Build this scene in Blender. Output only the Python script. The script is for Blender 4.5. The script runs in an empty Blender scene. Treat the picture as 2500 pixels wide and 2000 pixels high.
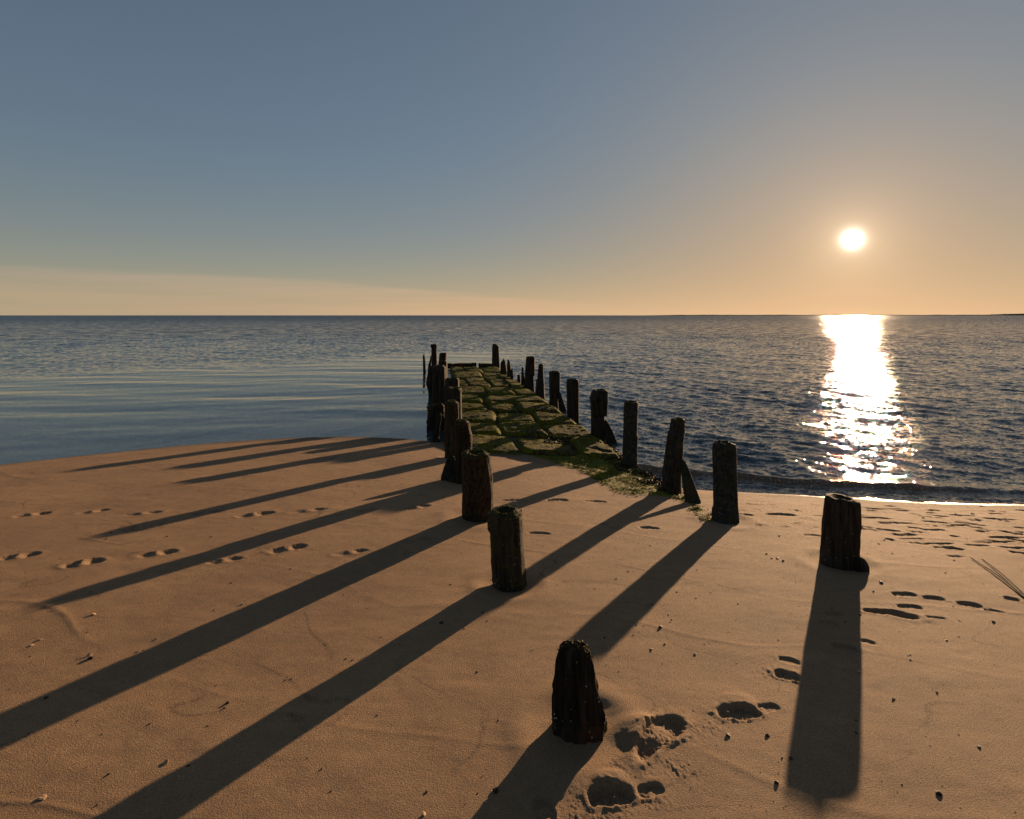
import bpy, math, random
import numpy as np
from mathutils import Vector

random.seed(7)
RNG = np.random.default_rng(7)
SC = bpy.context.scene
COL = SC.collection

# ------------------------------------------------------------------ camera
HW = 2.1                      # eye height above the water, metres
FPX, CX, HY = 1300.0, 1250.0, 770.0   # focal length and horizon in photo pixels (2500 x 2000)
cam_d = bpy.data.cameras.new("camera")
cam = bpy.data.objects.new("camera", cam_d)
COL.objects.link(cam)
cam.location = (0, 0, HW)
cam.rotation_euler = (math.radians(90), 0, 0)
cam_d.sensor_fit = 'HORIZONTAL'
cam_d.sensor_width = 36
cam_d.lens = 36 * FPX / 2500
cam_d.shift_y = -(1000 - HY) / 2500
cam_d.clip_start = 0.05
cam_d.clip_end = 60000
SC.camera = cam

# ------------------------------------------------------------------ sun direction
su, sv = (2081 - CX) / FPX, (HY - 585) / FPX
SUN = Vector((su, 1, sv)).normalized()
SUN_EL = math.asin(SUN.z)
LAMP_EL = math.radians(6.45)
LAMP_AZ = math.atan2(SUN.x, SUN.y) + math.radians(0.65)
SUN_AZ = math.atan2(SUN.x, SUN.y)        # clockwise from +Y

# ------------------------------------------------------------------ world
world = bpy.data.worlds.new("World")
SC.world = world
world.use_nodes = True
SKY_STRENGTH = 0.062
SKY_GAIN = 1.5
SKY_KNEE = 1.5


class NT:
    """Small node-building helper."""
    def __init__(self, tree):
        self.t = tree
        self.t.nodes.clear()

    def n(self, kind, **kw):
        nd = self.t.nodes.new(kind)
        for k, v in kw.items():
            setattr(nd, k, v)
        return nd

    def link(self, a, b):
        self.t.links.new(a, b)

    def put(self, sock, v):
        if isinstance(v, bpy.types.NodeSocket):
            self.t.links.new(v, sock)
        elif isinstance(v, (tuple, list)) and len(v) == 3 and sock.type == 'RGBA':
            sock.default_value = (*v, 1)
        else:
            sock.default_value = v

    def m(self, op, a, b=None, c=None, clamp=False):
        nd = self.n('ShaderNodeMath', operation=op, use_clamp=clamp)
        self.put(nd.inputs[0], a)
        if b is not None: self.put(nd.inputs[1], b)
        if c is not None: self.put(nd.inputs[2], c)
        return nd.outputs[0]

    def vm(self, op, a, b=None, out=0, scale=None):
        nd = self.n('ShaderNodeVectorMath', operation=op)
        self.put(nd.inputs[0], a)
        if b is not None: self.put(nd.inputs[1], b)
        if scale is not None: self.put(nd.inputs['Scale'], scale)
        return nd.outputs[out]

    def mix(self, f, a, b, kind='MIX'):
        nd = self.n('ShaderNodeMix', data_type='RGBA', blend_type=kind)
        self.put(nd.inputs[0], f)
        self.put(nd.inputs[6], a)
        self.put(nd.inputs[7], b)
        return nd.outputs[2]

    def mr(self, v, a, b, c=0.0, d=1.0, smooth=True):
        nd = self.n('ShaderNodeMapRange', interpolation_type='SMOOTHSTEP' if smooth else 'LINEAR')
        for i, x in enumerate((v, a, b, c, d)):
            self.put(nd.inputs[i], x)
        return nd.outputs[0]

    def noise(self, vec, scale, detail=4.0, rough=0.55, out=0, dist=0.0):
        nd = self.n('ShaderNodeTexNoise')
        self.put(nd.inputs['Vector'], vec)
        nd.inputs['Scale'].default_value = scale
        nd.inputs['Detail'].default_value = detail
        nd.inputs['Roughness'].default_value = rough
        nd.inputs['Distortion'].default_value = dist
        return nd.outputs[out]

    def voro(self, vec, scale, feature='F1', out='Distance'):
        nd = self.n('ShaderNodeTexVoronoi', feature=feature)
        self.put(nd.inputs['Vector'], vec)
        nd.inputs['Scale'].default_value = scale
        return nd.outputs[out]

    def sep(self, v):
        nd = self.n('ShaderNodeSeparateXYZ')
        self.put(nd.inputs[0], v)
        return nd.outputs

    def comb(self, x, y, z):
        nd = self.n('ShaderNodeCombineXYZ')
        for i, q in enumerate((x, y, z)):
            self.put(nd.inputs[i], q)
        return nd.outputs[0]

    def attr(self, name):
        return self.n('ShaderNodeAttribute', attribute_name=name).outputs['Fac']


w = NT(world.node_tree)
sky = w.n('ShaderNodeTexSky', sky_type='NISHITA')
sky.sun_disc = False
sky.sun_elevation = SUN_EL
sky.sun_rotation = SUN_AZ
sky.altitude = 0
sky.air_density = 1.0
sky.dust_density = 1.2
sky.ozone_density = 2.0
geo = w.n('ShaderNodeTexCoord').outputs['Generated']
d = w.vm('NORMALIZE', geo)
dx, dy, dz = w.sep(d)
cosang = w.vm('DOT_PRODUCT', d, tuple(SUN), out=1)
ang = w.m('ARCCOSINE', w.m('MINIMUM', cosang, 1.0))          # radians from the sun
skyc = sky.outputs[0]
hsv = w.n('ShaderNodeHueSaturation')
hsv.inputs['Saturation'].default_value = 0.85
w.put(hsv.inputs['Color'], skyc)
skyc = hsv.outputs[0]
# the photograph is exposed with strong highlight compression: roll off the bright part of the sky
lum = w.vm('DOT_PRODUCT', skyc, (.25, .55, .20), out=1)
skyc = w.vm('SCALE', skyc, scale=w.m('DIVIDE', SKY_GAIN, w.m('ADD', 1.0, w.m('DIVIDE', lum, SKY_KNEE))))
# forward-scattering aureole round the sun
def lobe(width, amp, col):
    e = w.m('MULTIPLY', w.m('EXPONENT', w.m('MULTIPLY', ang, -1.0 / width)), amp)
    return w.vm('SCALE', col, scale=e)
aur = w.vm('ADD', lobe(math.radians(0.27), 150.0, (1.0, .93, .80)),
           w.vm('ADD', lobe(math.radians(1.9), 3.5, (1.0, .74, .45)),
                lobe(math.radians(9), 2.1, (1.0, .50, .18))))
# thin low cloud bank towards the left
az = w.m('ARCTAN2', dx, dy)
cv = w.comb(w.m('MULTIPLY', az, 3.0), w.m('MULTIPLY', dz, 60.0), 0.0)
cn = w.noise(cv, 1.0, 5, .55)
edge = w.m('MINIMUM', w.m('MULTIPLY_ADD', az, -.082, .036), w.m('MULTIPLY_ADD', az, -.012, .060))
edge = w.m('ADD', edge, w.m('MULTIPLY', w.m('SUBTRACT', cn, .5), .022))
below = w.mr(w.m('SUBTRACT', edge, dz), -.003, .009)
thick = w.mr(w.m('SUBTRACT', edge, dz), .0, .075, 1.0, .35)
cmask = w.m('MULTIPLY', w.m('MULTIPLY', below, thick), w.mr(cn, .3, .65, .3, 1.0))
cmask = w.m('MULTIPLY', cmask, w.mr(az, .25, -.2))
skyc = w.vm('MULTIPLY', skyc, w.mix(w.mr(dz, .38, .02), (.88, 1.00, 1.12), (1.08, .97, 1.0)))
hz = w.vm('ADD', w.vm('SCALE', (.85, .93, .78), scale=w.m('EXPONENT', w.m('MULTIPLY', w.m('ABSOLUTE', dz), -1 / .26))),
          w.vm('SCALE', (1.5, 1.02, .52), scale=w.m('EXPONENT', w.m('MULTIPLY', w.m('ABSOLUTE', dz), -1 / .055))))
skyc = w.vm('ADD', skyc, hz)
lum2 = w.vm('DOT_PRODUCT', skyc, (.25, .55, .20), out=1)
skyc = w.mix(w.mr(dz, .02, .5, 0, .5), skyc, w.vm('SCALE', (.74, .98, 1.28), scale=lum2))
skyc = w.vm('ADD', skyc, aur)
cl = w.vm('MULTIPLY', skyc, (1.26, 1.10, 1.08))
skyc = w.mix(cmask, skyc, cl)
bg = w.n('ShaderNodeBackground')
w.put(bg.inputs[0], skyc)
bg.inputs[1].default_value = SKY_STRENGTH
wo = w.n('ShaderNodeOutputWorld')
w.link(bg.outputs[0], wo.inputs[0])
try:
    world.cycles.sampling_method = 'MANUAL'
    world.cycles.sample_map_resolution = 2048
except Exception:
    pass

# ------------------------------------------------------------------ sun lamp
sl = bpy.data.lights.new("sun", 'SUN')
sl.energy = 5.0
sl.angle = math.radians(0.53)
sl.color = (1.0, 0.66, 0.38)
so = bpy.data.objects.new("sun", sl)
COL.objects.link(so)
so.location = (30, 40, 20)
SUNL = Vector((math.sin(LAMP_AZ), math.cos(LAMP_AZ), 0)) * math.cos(LAMP_EL) + Vector((0, 0, math.sin(LAMP_EL)))
so.rotation_euler = (-SUNL).to_track_quat('-Z', 'Y').to_euler()

# ------------------------------------------------------------------ exposure / render
SC.view_settings.view_transform = 'Standard'
SC.view_settings.look = 'None'
SC.view_settings.exposure = 1.0
SC.view_settings.gamma = 1.0
SC.view_settings.use_curve_mapping = False
SC.cycles.use_denoising = True
SC.cycles.sample_clamp_indirect = 4
SC.cycles.max_bounces = 5
SC.cycles.caustics_reflective = False
SC.cycles.caustics_refractive = False


# ================================================================== numpy noise
def _h(ix, iy, iz, seed):
    n = (ix * 374761393 + iy * 668265263 + iz * 1440662683 + seed * 974711) & 0xFFFFFFFF
    n = ((n ^ (n >> 13)) * 1274126177) & 0xFFFFFFFF
    n = n ^ (n >> 16)
    return (n & 0xFFFFFF) / float(0xFFFFFF) * 2 - 1


def vn(x, y, z=None, seed=0):
    """value noise in [-1, 1]"""
    x = np.asarray(x, dtype=np.float64); y = np.asarray(y, dtype=np.float64)
    z = np.zeros_like(x) if z is None else np.asarray(z, dtype=np.float64)
    ix = np.floor(x).astype(np.int64); iy = np.floor(y).astype(np.int64); iz = np.floor(z).astype(np.int64)
    fx, fy, fz = x - ix, y - iy, z - iz
    fx = fx * fx * fx * (fx * (fx * 6 - 15) + 10); fy = fy * fy * fy * (fy * (fy * 6 - 15) + 10); fz = fz * fz * (3 - 2 * fz)
    def c(a, b, e): return _h(ix + a, iy + b, iz + e, seed)
    flat = not np.any(fz)
    def plane(e):
        a = c(0, 0, e) * (1 - fx) + c(1, 0, e) * fx
        b = c(0, 1, e) * (1 - fx) + c(1, 1, e) * fx
        return a * (1 - fy) + b * fy
    p0 = plane(0)
    if flat: return p0
    return p0 * (1 - fz) + plane(1) * fz


def fbm(x, y, z=None, octs=4, seed=0, gain=.5):
    s = 0; a = 1; t = 0
    for i in range(octs):
        k = 2.03 ** i
        s = s + a * vn(x * k + 17.3 * i, y * k - 9.1 * i, None if z is None else z * k, seed + i)
        t += a; a *= gain
    return s / t


def sstep(a, b, x):
    t = np.clip((x - a) / (b - a), 0, 1)
    return t * t * (3 - 2 * t)


# ================================================================== terrain
# gentle beach surface, in units of HW: a + bX + cY + quadratic + cubic terms
Q = [0.288879, 0.009702, -0.063915, 0.019648, -0.023773, -0.002392, 0.002365, -0.0079, 0.001833, -6.2e-05]
LEFT = np.array([(0.25, 0.2), (-.02, 1.6), (-.16, 2.2), (-.28, 2.94), (-.41, 3.54), (-.50, 4.5), (-.62, 5.6), (-.80, 7), (-1.0, 8.5), (-1.19, 9.8), (-1.4, 11)])


def left_x(Y): return np.interp(Y, LEFT[:, 1], LEFT[:, 0])
def right_x(Y): return np.where(Y < 3.6, np.interp(Y, [1.8, 2.32, 2.94, 3.6], [1.10, .935, .89, .808]), 1.42 - .17 * Y)


def base_h(x, y):
    """smooth beach height in metres at metres x, y"""
    X = np.asarray(x) / HW; Y = np.asarray(y) / HW
    Xc = np.where(np.abs(X) > 3.4, np.sign(X) * (3.4 + .9 * np.tanh((np.abs(X) - 3.4) / .9)), X)
    Yc = np.clip(Y, -.3, 6.5)
    z = (Q[0] + Q[1] * Xc + Q[2] * Yc + Q[3] * Xc ** 2 + Q[4] * Xc * Yc + Q[5] * Yc ** 2 + Q[6] * Xc ** 3
         + Q[7] * Xc ** 2 * Yc + Q[8] * Xc * Yc ** 2 + Q[9] * Yc ** 3)
    z = np.clip(z, -.6, .45)
    z = z - .06 * sstep(4.2, 7, np.hypot(X, Y) - 0 * X) * (Y > 0)
    # land side: gentle rise behind the camera
    z = z + np.where(Y < -.3, np.minimum(.02 * (-.3 - Y), .6), 0)
    # right of the groyne the bottom falls away
    rx = right_x(Y); lx = left_x(Y)
    z = z - .07 * sstep(2.9, 3.3, Y) * sstep(.02, .12, X - rx) * (1 - sstep(.5, 1.6, X - rx))
    # silt core of the groyne between its rows of posts
    ins = sstep(-.05, .04, X - lx) * sstep(-.05, .05, rx + .02 - X) * sstep(3.25, 3.65, Y) * (1 - sstep(9.75, 9.95, Y))
    z = z * (1 - ins) + np.maximum(z, .022) * ins
    return z * HW


def ground_px(px, py):
    """photo pixel -> point on the smooth beach"""
    u = (px - CX) / FPX; v = (py - HY) / FPX
    lo, hi = .3, 60.0
    ts = np.linspace(.3, 40, 4000)
    f = (HW - v * ts) - base_h(u * ts, ts)
    k = np.argmax(f < 0) if np.any(f < 0) else len(ts) - 1
    t0, t1 = ts[max(k - 1, 0)], ts[k]
    for _ in range(25):
        tm = (t0 + t1) / 2
        if (HW - v * tm) - float(base_h(u * tm, tm)) < 0: t1 = tm
        else: t0 = tm
    return np.array([u * t0, t0, float(base_h(u * t0, t0))])


def to_px(x, y, z):
    return CX + FPX * x / y, HY + FPX * (HW - z) / y


def poly_sd(px, py, poly):
    """approximate signed distance (positive inside) of points to a polygon"""
    poly = np.array(poly, float); n = len(poly)
    inside = np.zeros(px.shape, bool); dist = np.full(px.shape, 1e9)
    for i in range(n):
        a = poly[i]; b = poly[(i + 1) % n]
        dd = b - a; L = dd @ dd + 1e-12
        t = np.clip(((px - a[0]) * dd[0] + (py - a[1]) * dd[1]) / L, 0, 1)
        dist = np.minimum(dist, np.hypot(px - a[0] - t * dd[0], py - a[1] - t * dd[1]))
        cond = ((a[1] > py) != (b[1] > py)) & (px < (b[0] - a[0]) * (py - a[1]) / (b[1] - a[1] + 1e-12) + a[0])
        inside ^= cond
    return np.where(inside, dist, -dist)


def gpoly(pts): return [tuple(ground_px(*p)[:2]) for p in pts]


ALGAE = gpoly([(1170, 1108), (1290, 1112), (1350, 1130), (1420, 1150), (1470, 1178), (1510, 1205), (1580, 1213), (1640, 1216),
               (1690, 1243), (1728, 1275), (1738, 1272), (1712, 1240), (1672, 1210), (1622, 1184), (1560, 1150), (1520, 1118), (1480, 1085),
               (1430, 1060), (1300, 1078), (1180, 1090)])

# footprints: (heel px, toe px, width m, depth m, kind)
PRINTS = [
    ((1558, 1856), (1655, 1752), .105, .030, 'shoe'),
    ((1435, 1948), (1545, 1942), .088, .026, 'heel'), ((1555, 1938), (1618, 1925), .05, .013, 'heel'),
    ((1752, 1742), (1852, 1736), .085, .026, 'heel'), ((1848, 1730), (1900, 1724), .045, .012, 'heel'),
    ((1890, 1640), (1955, 1655), .07, .020, 'heel'), ((1900, 1606), (1955, 1618), .05, .010, 'heel'),
    ((2028, 1575), (2094, 1586), .07, .018, 'heel'), ((2096, 1562), (2140, 1572), .05, .008, 'heel'),
    ((2016, 1500), (2058, 1498), .06, .013, 'heel'), ((1998, 1520), (2042, 1522), .055, .009, 'heel'),
    ((2105, 1488), (2242, 1508), .075, .024, 'shoe'),
    ((2190, 1480), (2250, 1482), .07, .012, 'heel'), ((2178, 1450), (2238, 1452), .07, .014, 'heel'),
    ((2252, 1458), (2306, 1462), .06, .015, 'heel'), ((2335, 1471), (2400, 1482), .07, .016, 'heel'),
    ((2255, 1505), (2312, 1511), .03, .009, 'heel'), ((2400, 1488), (2455, 1496), .03, .009, 'heel'),
    ((2450, 1460), (2492, 1468), .06, .015, 'heel'),
    ((1300, 1985), (1350, 1970), .09, .014, 'heel'),
    ((1866, 1256), (1944, 1258), .10, .016, 'shoe'), ((1960, 1306), (2006, 1308), .07, .010, 'heel'),
    ((1560, 1289), (1610, 1291), .09, .014, 'heel'), ((1790, 1256), (1840, 1259), .08, .012, 'heel'),
    ((2080, 1258), (2120, 1259), .08, .008, 'heel'), ((1720, 1258), (1760, 1257), .06, .010, 'heel'),
    ((1335, 1223), (1385, 1221), .10, .016, 'heel'), ((1425, 1224), (1480, 1226), .08, .012, 'heel'), ((1225, 1222), (1290, 1223), .08, .012, 'shoe'),
    ((1290, 1302), (1345, 1304), .05, .012, 'shoe'),
    ((35, 1260), (122, 1253), .10, .022, 'foot'), ((190, 1252), (266, 1245), .10, .022, 'foot'),
    ((302, 1257), (395, 1250), .10, .022, 'foot'), ((455, 1257), (545, 1248), .10, .022, 'foot'),
    ((575, 1260), (668, 1252), .10, .022, 'foot'), ((705, 1250), (800, 1243), .10, .022, 'foot'),
    ((850, 1250), (925, 1244), .10, .022, 'foot'), ((985, 1241), (1052, 1235), .10, .020, 'foot'),
    ((2, 1360), (92, 1354), .10, .022, 'foot'), ((155, 1378), (250, 1370), .10, .022, 'foot'),
    ((338, 1354), (432, 1347), .10, .024, 'foot'), ((505, 1371), (590, 1364), .10, .022, 'foot'),
    ((656, 1344), (748, 1334), .10, .026, 'foot'), ((815, 1352), (898, 1345), .10, .022, 'foot'),
    ((975, 1324), (1055, 1316), .10, .022, 'foot'),
]
rr = random.Random(3)
for i in range(95):      # trampled, wind-scoured strip near the water on the right
    px = rr.uniform(2060, 2620); py = rr.choice([rr.uniform(1234, 1300), rr.uniform(1285, 1372)])
    if px < 2150 and py > 1300: continue
    if py > 1340 and px < 2300: continue
    ln = rr.uniform(22, 85)
    PRINTS.append(((px, py), (px + ln, py + ln * rr.uniform(-.02, .16)), rr.uniform(.025, .07), rr.uniform(.007, .017), 'dent'))
for i in range(26):
    px = rr.uniform(1780, 2100); py = rr.uniform(1230, 1300)
    ln = rr.uniform(12, 40)
    PRINTS.append(((px, py), (px + ln, py + 1), rr.uniform(.02, .04), rr.uniform(.004, .008), 'dent'))


def apply_prints(x, y, z):
    crumb = np.zeros_like(z)
    fine = np.zeros_like(z)
    for (a, b, wd, dp, kind) in PRINTS:
        hv = .5 + .5 * math.sin(a[0] * 1.7 + a[1])
        if kind == 'foot': dp = dp * (.38 + .32 * hv); wd = wd * (.85 + .3 * hv)
        if kind in ('heel', 'shoe'): dp = dp * .75
        A = ground_px(*a)[:2]; B = ground_px(*b)[:2]
        dv = B - A; L = np.hypot(*dv); dv = dv / L
        C = (A + B) / 2
        R = L * .9 + .35
        m = (np.abs(x - C[0]) < R) & (np.abs(y - C[1]) < R)
        if not m.any(): continue
        lx = ((x[m] - C[0]) * dv[0] + (y[m] - C[1]) * dv[1]) / L * 2          # -1 .. 1 along
        ly = (-(x[m] - C[0]) * dv[1] + (y[m] - C[1]) * dv[0])                 # metres across
        if kind == 'shoe':
            half = wd / 2 * (1 + .16 * np.sin(lx * 2.6 + .4) - .12 * np.exp(-((lx + .12) / .25) ** 2))
            bend = .012 * np.cos(lx * 2)
        elif kind == 'foot':
            half = wd / 2 * (1 - .35 * np.exp(-((lx + .05) / .3) ** 2))
            bend = .015 * np.sin(lx * 2)
        elif kind == 'dent':
            half = wd / 2 * (1 + .6 * vn(lx * 3 + a[0], ly * 20, seed=5)); bend = .01 * vn(lx * 2 + a[0], lx * 0, seed=9)
        else:
            half = wd / 2; bend = 0
        half = half * (1 + .20 * vn(lx * 1.7 + a[0], np.clip(ly / (wd / 2), -2, 2) * 1.1, seed=14)) + wd * .06 * vn(x[m] * 60, y[m] * 60, seed=13)
        rr_ = np.sqrt(np.clip(np.abs(lx), 0, None) ** np.where((ly < 0) & (kind == 'heel'), 5.0, 2.6) + np.abs((ly - bend) / half) ** np.where((ly < 0) & (kind == 'heel'), 4.0, 2.2) + 1e-9) ** .8
        sharp = {'dent': .45, 'foot': .35}.get(kind, .22)
        press = 1 - sstep(1 - sharp, 1 + sharp * .4, rr_)
        dist = (rr_ - 1) * wd / 2
        rim = np.exp(-((dist - .010) / .014) ** 2) * (rr_ > .9)
        zz = -dp * press * (1 + (.06 if kind == 'shoe' else .18) * vn(x[m] * 45, y[m] * 45, seed=21)) + press * dp * (.15 if kind == 'shoe' else .4) * fbm(x[m] * 110, y[m] * 110, octs=2, seed=23)
        if kind == 'heel': zz = zz * (.55 + .45 * sstep(-1, .8, ly / half))
        if kind == 'foot':       # push-off mound in the middle, deep toe end
            zz = zz * (.7 + .5 * sstep(.1, .6, lx)) + .019 * (.7 + .5 * hv) * np.exp(-((lx + .05) / .26) ** 2 - ((ly + .005) / (wd * .38)) ** 2)
        zz = zz + dp * .16 * rim * (1 + .6 * vn(x[m] * 30, y[m] * 30, seed=22)) * (.5 if kind == 'dent' else 1)
        z[m] += zz
        if kind != 'dent':
            k = np.exp(-np.clip(rr_ - 1, 0, None) * wd / 2 / .035) * min(1, dp / .02)
            fine[m] = np.maximum(fine[m], k * .8)
    # broad heaped mound round the big print beside the near post, and its crescent scarp
    for (c, r, hgt) in [((1570, 1785),   .18, .017), ((1490, 1908), .085, .011), ((1800, 1708), .10, .008)]:
        C = ground_px(*c)
        q = np.hypot((x - C[0]) * 1.0, (y - C[1]) * 1.5) / r
        z += hgt * (1 - sstep(.25, 1.0, q)) * (1 + .15 * fbm(x * 14, y * 14, seed=4))
    for (c, r) in [((1510, 1868), .05), ((1440, 1990), .10), ((1540, 1900), .06), ((1720, 1770), .08), ((1690, 1790), .07),
                   ((1700, 1745), .05), ((1660, 1880), .08), ((1870, 1640), .07), ((2100, 1520), .08), ((2060, 1600), .06), ((1500, 1975), .06), ((1600, 1960), .05)]:
        C = ground_px(*c)
        q = np.hypot(x - C[0], y - C[1]) / r
        fine = np.maximum(fine, np.exp(-q ** 2 * 1.2))
    cl = np.clip(fbm(x * 95, y * 95, octs=2, seed=31) + .02, 0, None)
    z += fine * cl * .0048
    return fine


def beach_h(x, y):
    z = base_h(x, y)
    near = 1 - sstep(14, 30, np.hypot(x, y))
    z = z + near * (.006 * fbm(x * .9, y * 1.6, octs=3, seed=1) + .0022 * fbm(x * 4.5, y * 9, octs=3, seed=2))
    # low wash-mark ridges left by the last swash, running roughly along the shore
    s = y + .25 * x + .35 * fbm(x * .45, y * .45, seed=6, octs=2)
    rid = np.abs(((s * 1.15 + .4 * fbm(x * .8, y * .8, seed=8, octs=2)) % 1.0) - .5)
    z = z + .003 * np.exp(-(rid / .02) ** 2) * near * (1 + vn(x * 2, y * 2, seed=12)) * .5
    return z


# ================================================================== materials
def mat(name):
    m = bpy.data.materials.new(name)
    m.use_nodes = True
    t = NT(m.node_tree)
    out = t.n('ShaderNodeOutputMaterial')
    p = t.n('ShaderNodeBsdfPrincipled')
    t.link(p.outputs[0], out.inputs[0])
    return m, t, p


def bump(t, p, height, strength=.5, dist=.01, prev=None):
    b = t.n('ShaderNodeBump')
    b.inputs['Strength'].default_value = strength
    b.inputs['Distance'].default_value = dist
    t.put(b.inputs['Height'], height)
    if prev is not None: t.link(prev, b.inputs['Normal'])
    t.link(b.outputs[0], p.inputs['Normal'])
    return b.outputs[0]


def mat_sand():
    m, t, p = mat("sand")
    pos = t.n('ShaderNodeNewGeometry').outputs['Position']
    x, y, z = t.sep(pos)
    big = t.noise(pos, 1.3, 4)
    mid = t.noise(pos, 14, 4)
    grain = t.noise(pos, 420, 2, .7)
    c = t.mix(t.mr(big, .35, .65), (.33, .207, .112), (.395, .252, .138))
    c = t.mix(t.mr(mid, .3, .75, 0, .4), c, (.21, .138, .082))
    g2 = t.noise(pos, 165, 3, .7)
    c = t.mix(t.mr(g2, .46, .62, 0, .38), c, (.13, .08, .048))
    c = t.mix(t.mr(g2, .44, .32, 0, .35), c, (.55, .38, .23))
    c = t.mix(t.mr(grain, .42, .68, 0, .75), c, (.11, .07, .045))  # grain tone variation, with grazing shadows between grains painted into the colour
    c = t.mix(t.mr(grain, .35, .22, 0, .6), c, (.55, .42, .28))
    # dark heavy-mineral flecks
    fl = t.voro(pos, 95)
    sel = t.noise(pos, 7, 3)
    c = t.mix(t.m('MULTIPLY', t.mr(fl, .16, .08), t.mr(sel, .55, .66)), c, (.07, .045, .035))
    # dark wash lines of fine debris, and damper patches
    wl = t.noise(t.vm('MULTIPLY', pos, (.55, 1.0, 0)), .55, 3, .55, dist=.3)
    ln = t.m('ABSOLUTE', t.m('SUBTRACT', t.m('FRACT', t.m('MULTIPLY', wl, 9.0)), .5))
    lnm = t.m('MULTIPLY', t.mr(ln, .022, .004), t.mr(t.noise(pos, 3.5, 4), .42, .62))
    c = t.mix(t.m('MULTIPLY', t.m('MULTIPLY', lnm, t.mr(t.noise(pos, 110, 2), .35, .6)), .8), c, (.08, .05, .035))
    c = t.mix(t.m('MULTIPLY', t.mr(t.noise(pos, .8, 5, .6), .45, .65), .28), c, (.17, .115, .075))
    # wet by the water
    wetn = t.m('ADD', z, t.m('MULTIPLY', t.m('SUBTRACT', t.noise(pos, 2.5, 3), .5), .03))
    wet = t.mr(wetn, .022, .004)
    damp = t.mr(wetn, .075, .01)
    c = t.mix(t.m('MULTIPLY', damp, .7), c, (.105, .07, .045))
    moss = t.attr('moss')
    mn = t.noise(pos, 26, 5, .65)
    mm = t.mr(t.m('ADD', moss, t.m('MULTIPLY', t.m('SUBTRACT', mn, .5), 1.3)), .35, .62)
    gcol = t.mix(t.mr(t.noise(pos, 60, 3), .35, .65), (.055, .060, .006), (.16, .15, .014))
    c = t.mix(t.m('MULTIPLY', mm, t.m('MULTIPLY', moss, 1.0, clamp=True)), c, gcol)
    silt = t.attr('silt')
    c = t.mix(silt, c, (.045, .04, .03))
    t.put(p.inputs['Base Color'], c)
    c = t.mix(t.m('MULTIPLY', wet, .75), c, (.045, .033, .025))
    t.put(p.inputs['Base Color'], c)
    t.put(p.inputs['Roughness'], t.mr(wet, 0, 1, .85, .32, smooth=False))
    p.inputs['Specular IOR Level'].default_value = .15
    h = t.m('ADD', t.m('MULTIPLY', grain, .6), t.m('MULTIPLY', t.noise(pos, 190, 3, .7), 1.5))
    h = t.m('MULTIPLY', h, t.mr(wet, 0, 1, 1, .25, smooth=False))
    b1 = bump(t, p, h, 1.0, .0042)
    return m


def mat_water():
    m, t, p = mat("sea_water")
    g = t.n('ShaderNodeNewGeometry')
    pos, nrm = g.outputs['Position'], g.outputs['Normal']
    x, y, z = t.sep(pos)
    calm = t.attr('calm'); foam = t.attr('foam'); shal = t.attr('shallow')
    c = t.mix(shal, (.038, .055, .064), (.15, .09, .045))
    c = t.mix(t.m('MULTIPLY', foam, t.mr(t.noise(pos, 38, 3, .7), .56, .70)), c, (.6, .5, .38))
    t.put(p.inputs['Base Color'], c)
    p.inputs['IOR'].default_value = 1.42
    dist0 = t.vm('LENGTH', pos, out=1)
    t.put(p.inputs['Roughness'], t.m('ADD', t.mr(dist0, 8, 70, .02, .10), t.mr(dist0, 60, 500, 0, .08)))
    # ripple slopes from the colour channels of noise, in world space
    dist = t.vm('LENGTH', pos, out=1)
    def slopes(scale, rot, stretch, detail, amp, cross=.42):
        mp = t.n('ShaderNodeMapping')
        mp.inputs['Rotation'].default_value = (0, 0, math.radians(rot))
        mp.inputs['Scale'].default_value = (scale * stretch, scale, scale)
        t.put(mp.inputs['Vector'], pos)
        n = t.noise(mp.outputs[0], 1.0, detail, .55, out=1)
        n = t.vm('SUBTRACT', n, (.5, .5, .5))
        q = t.sep(n)
        a_ = math.radians(36)
        n = t.vm('ADD', t.vm('SCALE', (math.sin(a_), math.cos(a_), 0), scale=q[0]),
                 t.vm('SCALE', (math.cos(a_) * cross, -math.sin(a_) * cross, 0), scale=q[1]))
        if isinstance(amp, float): return t.vm('SCALE', n, scale=amp)
        return t.vm('SCALE', n, scale=amp)
    rough_zone = t.m('SUBTRACT', 1.0, t.m('MULTIPLY', calm, .90))
    a1 = t.m('MULTIPLY', t.mr(dist, 10, 70, .9, 2.0), rough_zone)
    a2 = t.m('MULTIPLY', t.mr(dist, 25, 90, .0, 2.0), rough_zone)
    s = t.vm('ADD', slopes(7.0, 35, .55, 4.0, a1), slopes(1.2, 40, .5, 3.0, a2))
    s = t.vm('ADD', s, slopes(26.0, 30, .7, 3.0, t.m('MULTIPLY', t.mr(dist, 60, 8, 0, 1.0), rough_zone), .9))
    # seen from the beach the shoreward wave faces dominate in the distance
    s = t.vm('ADD', s, t.vm('SCALE', (0.0, -1.0, 0.0), scale=t.m('MULTIPLY', t.m('ADD', t.mr(dist, 12, 90, 0, .15), t.mr(dist, 60, 300, 0, .10)), rough_zone)))
    s = t.vm('ADD', s, slopes(60.0, 20, 1, 2.0, t.m('MULTIPLY', foam, .5)))
    nn = t.vm('NORMALIZE', t.vm('ADD', nrm, s))
    t.link(nn, p.inputs['Normal'])
    return m


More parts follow.
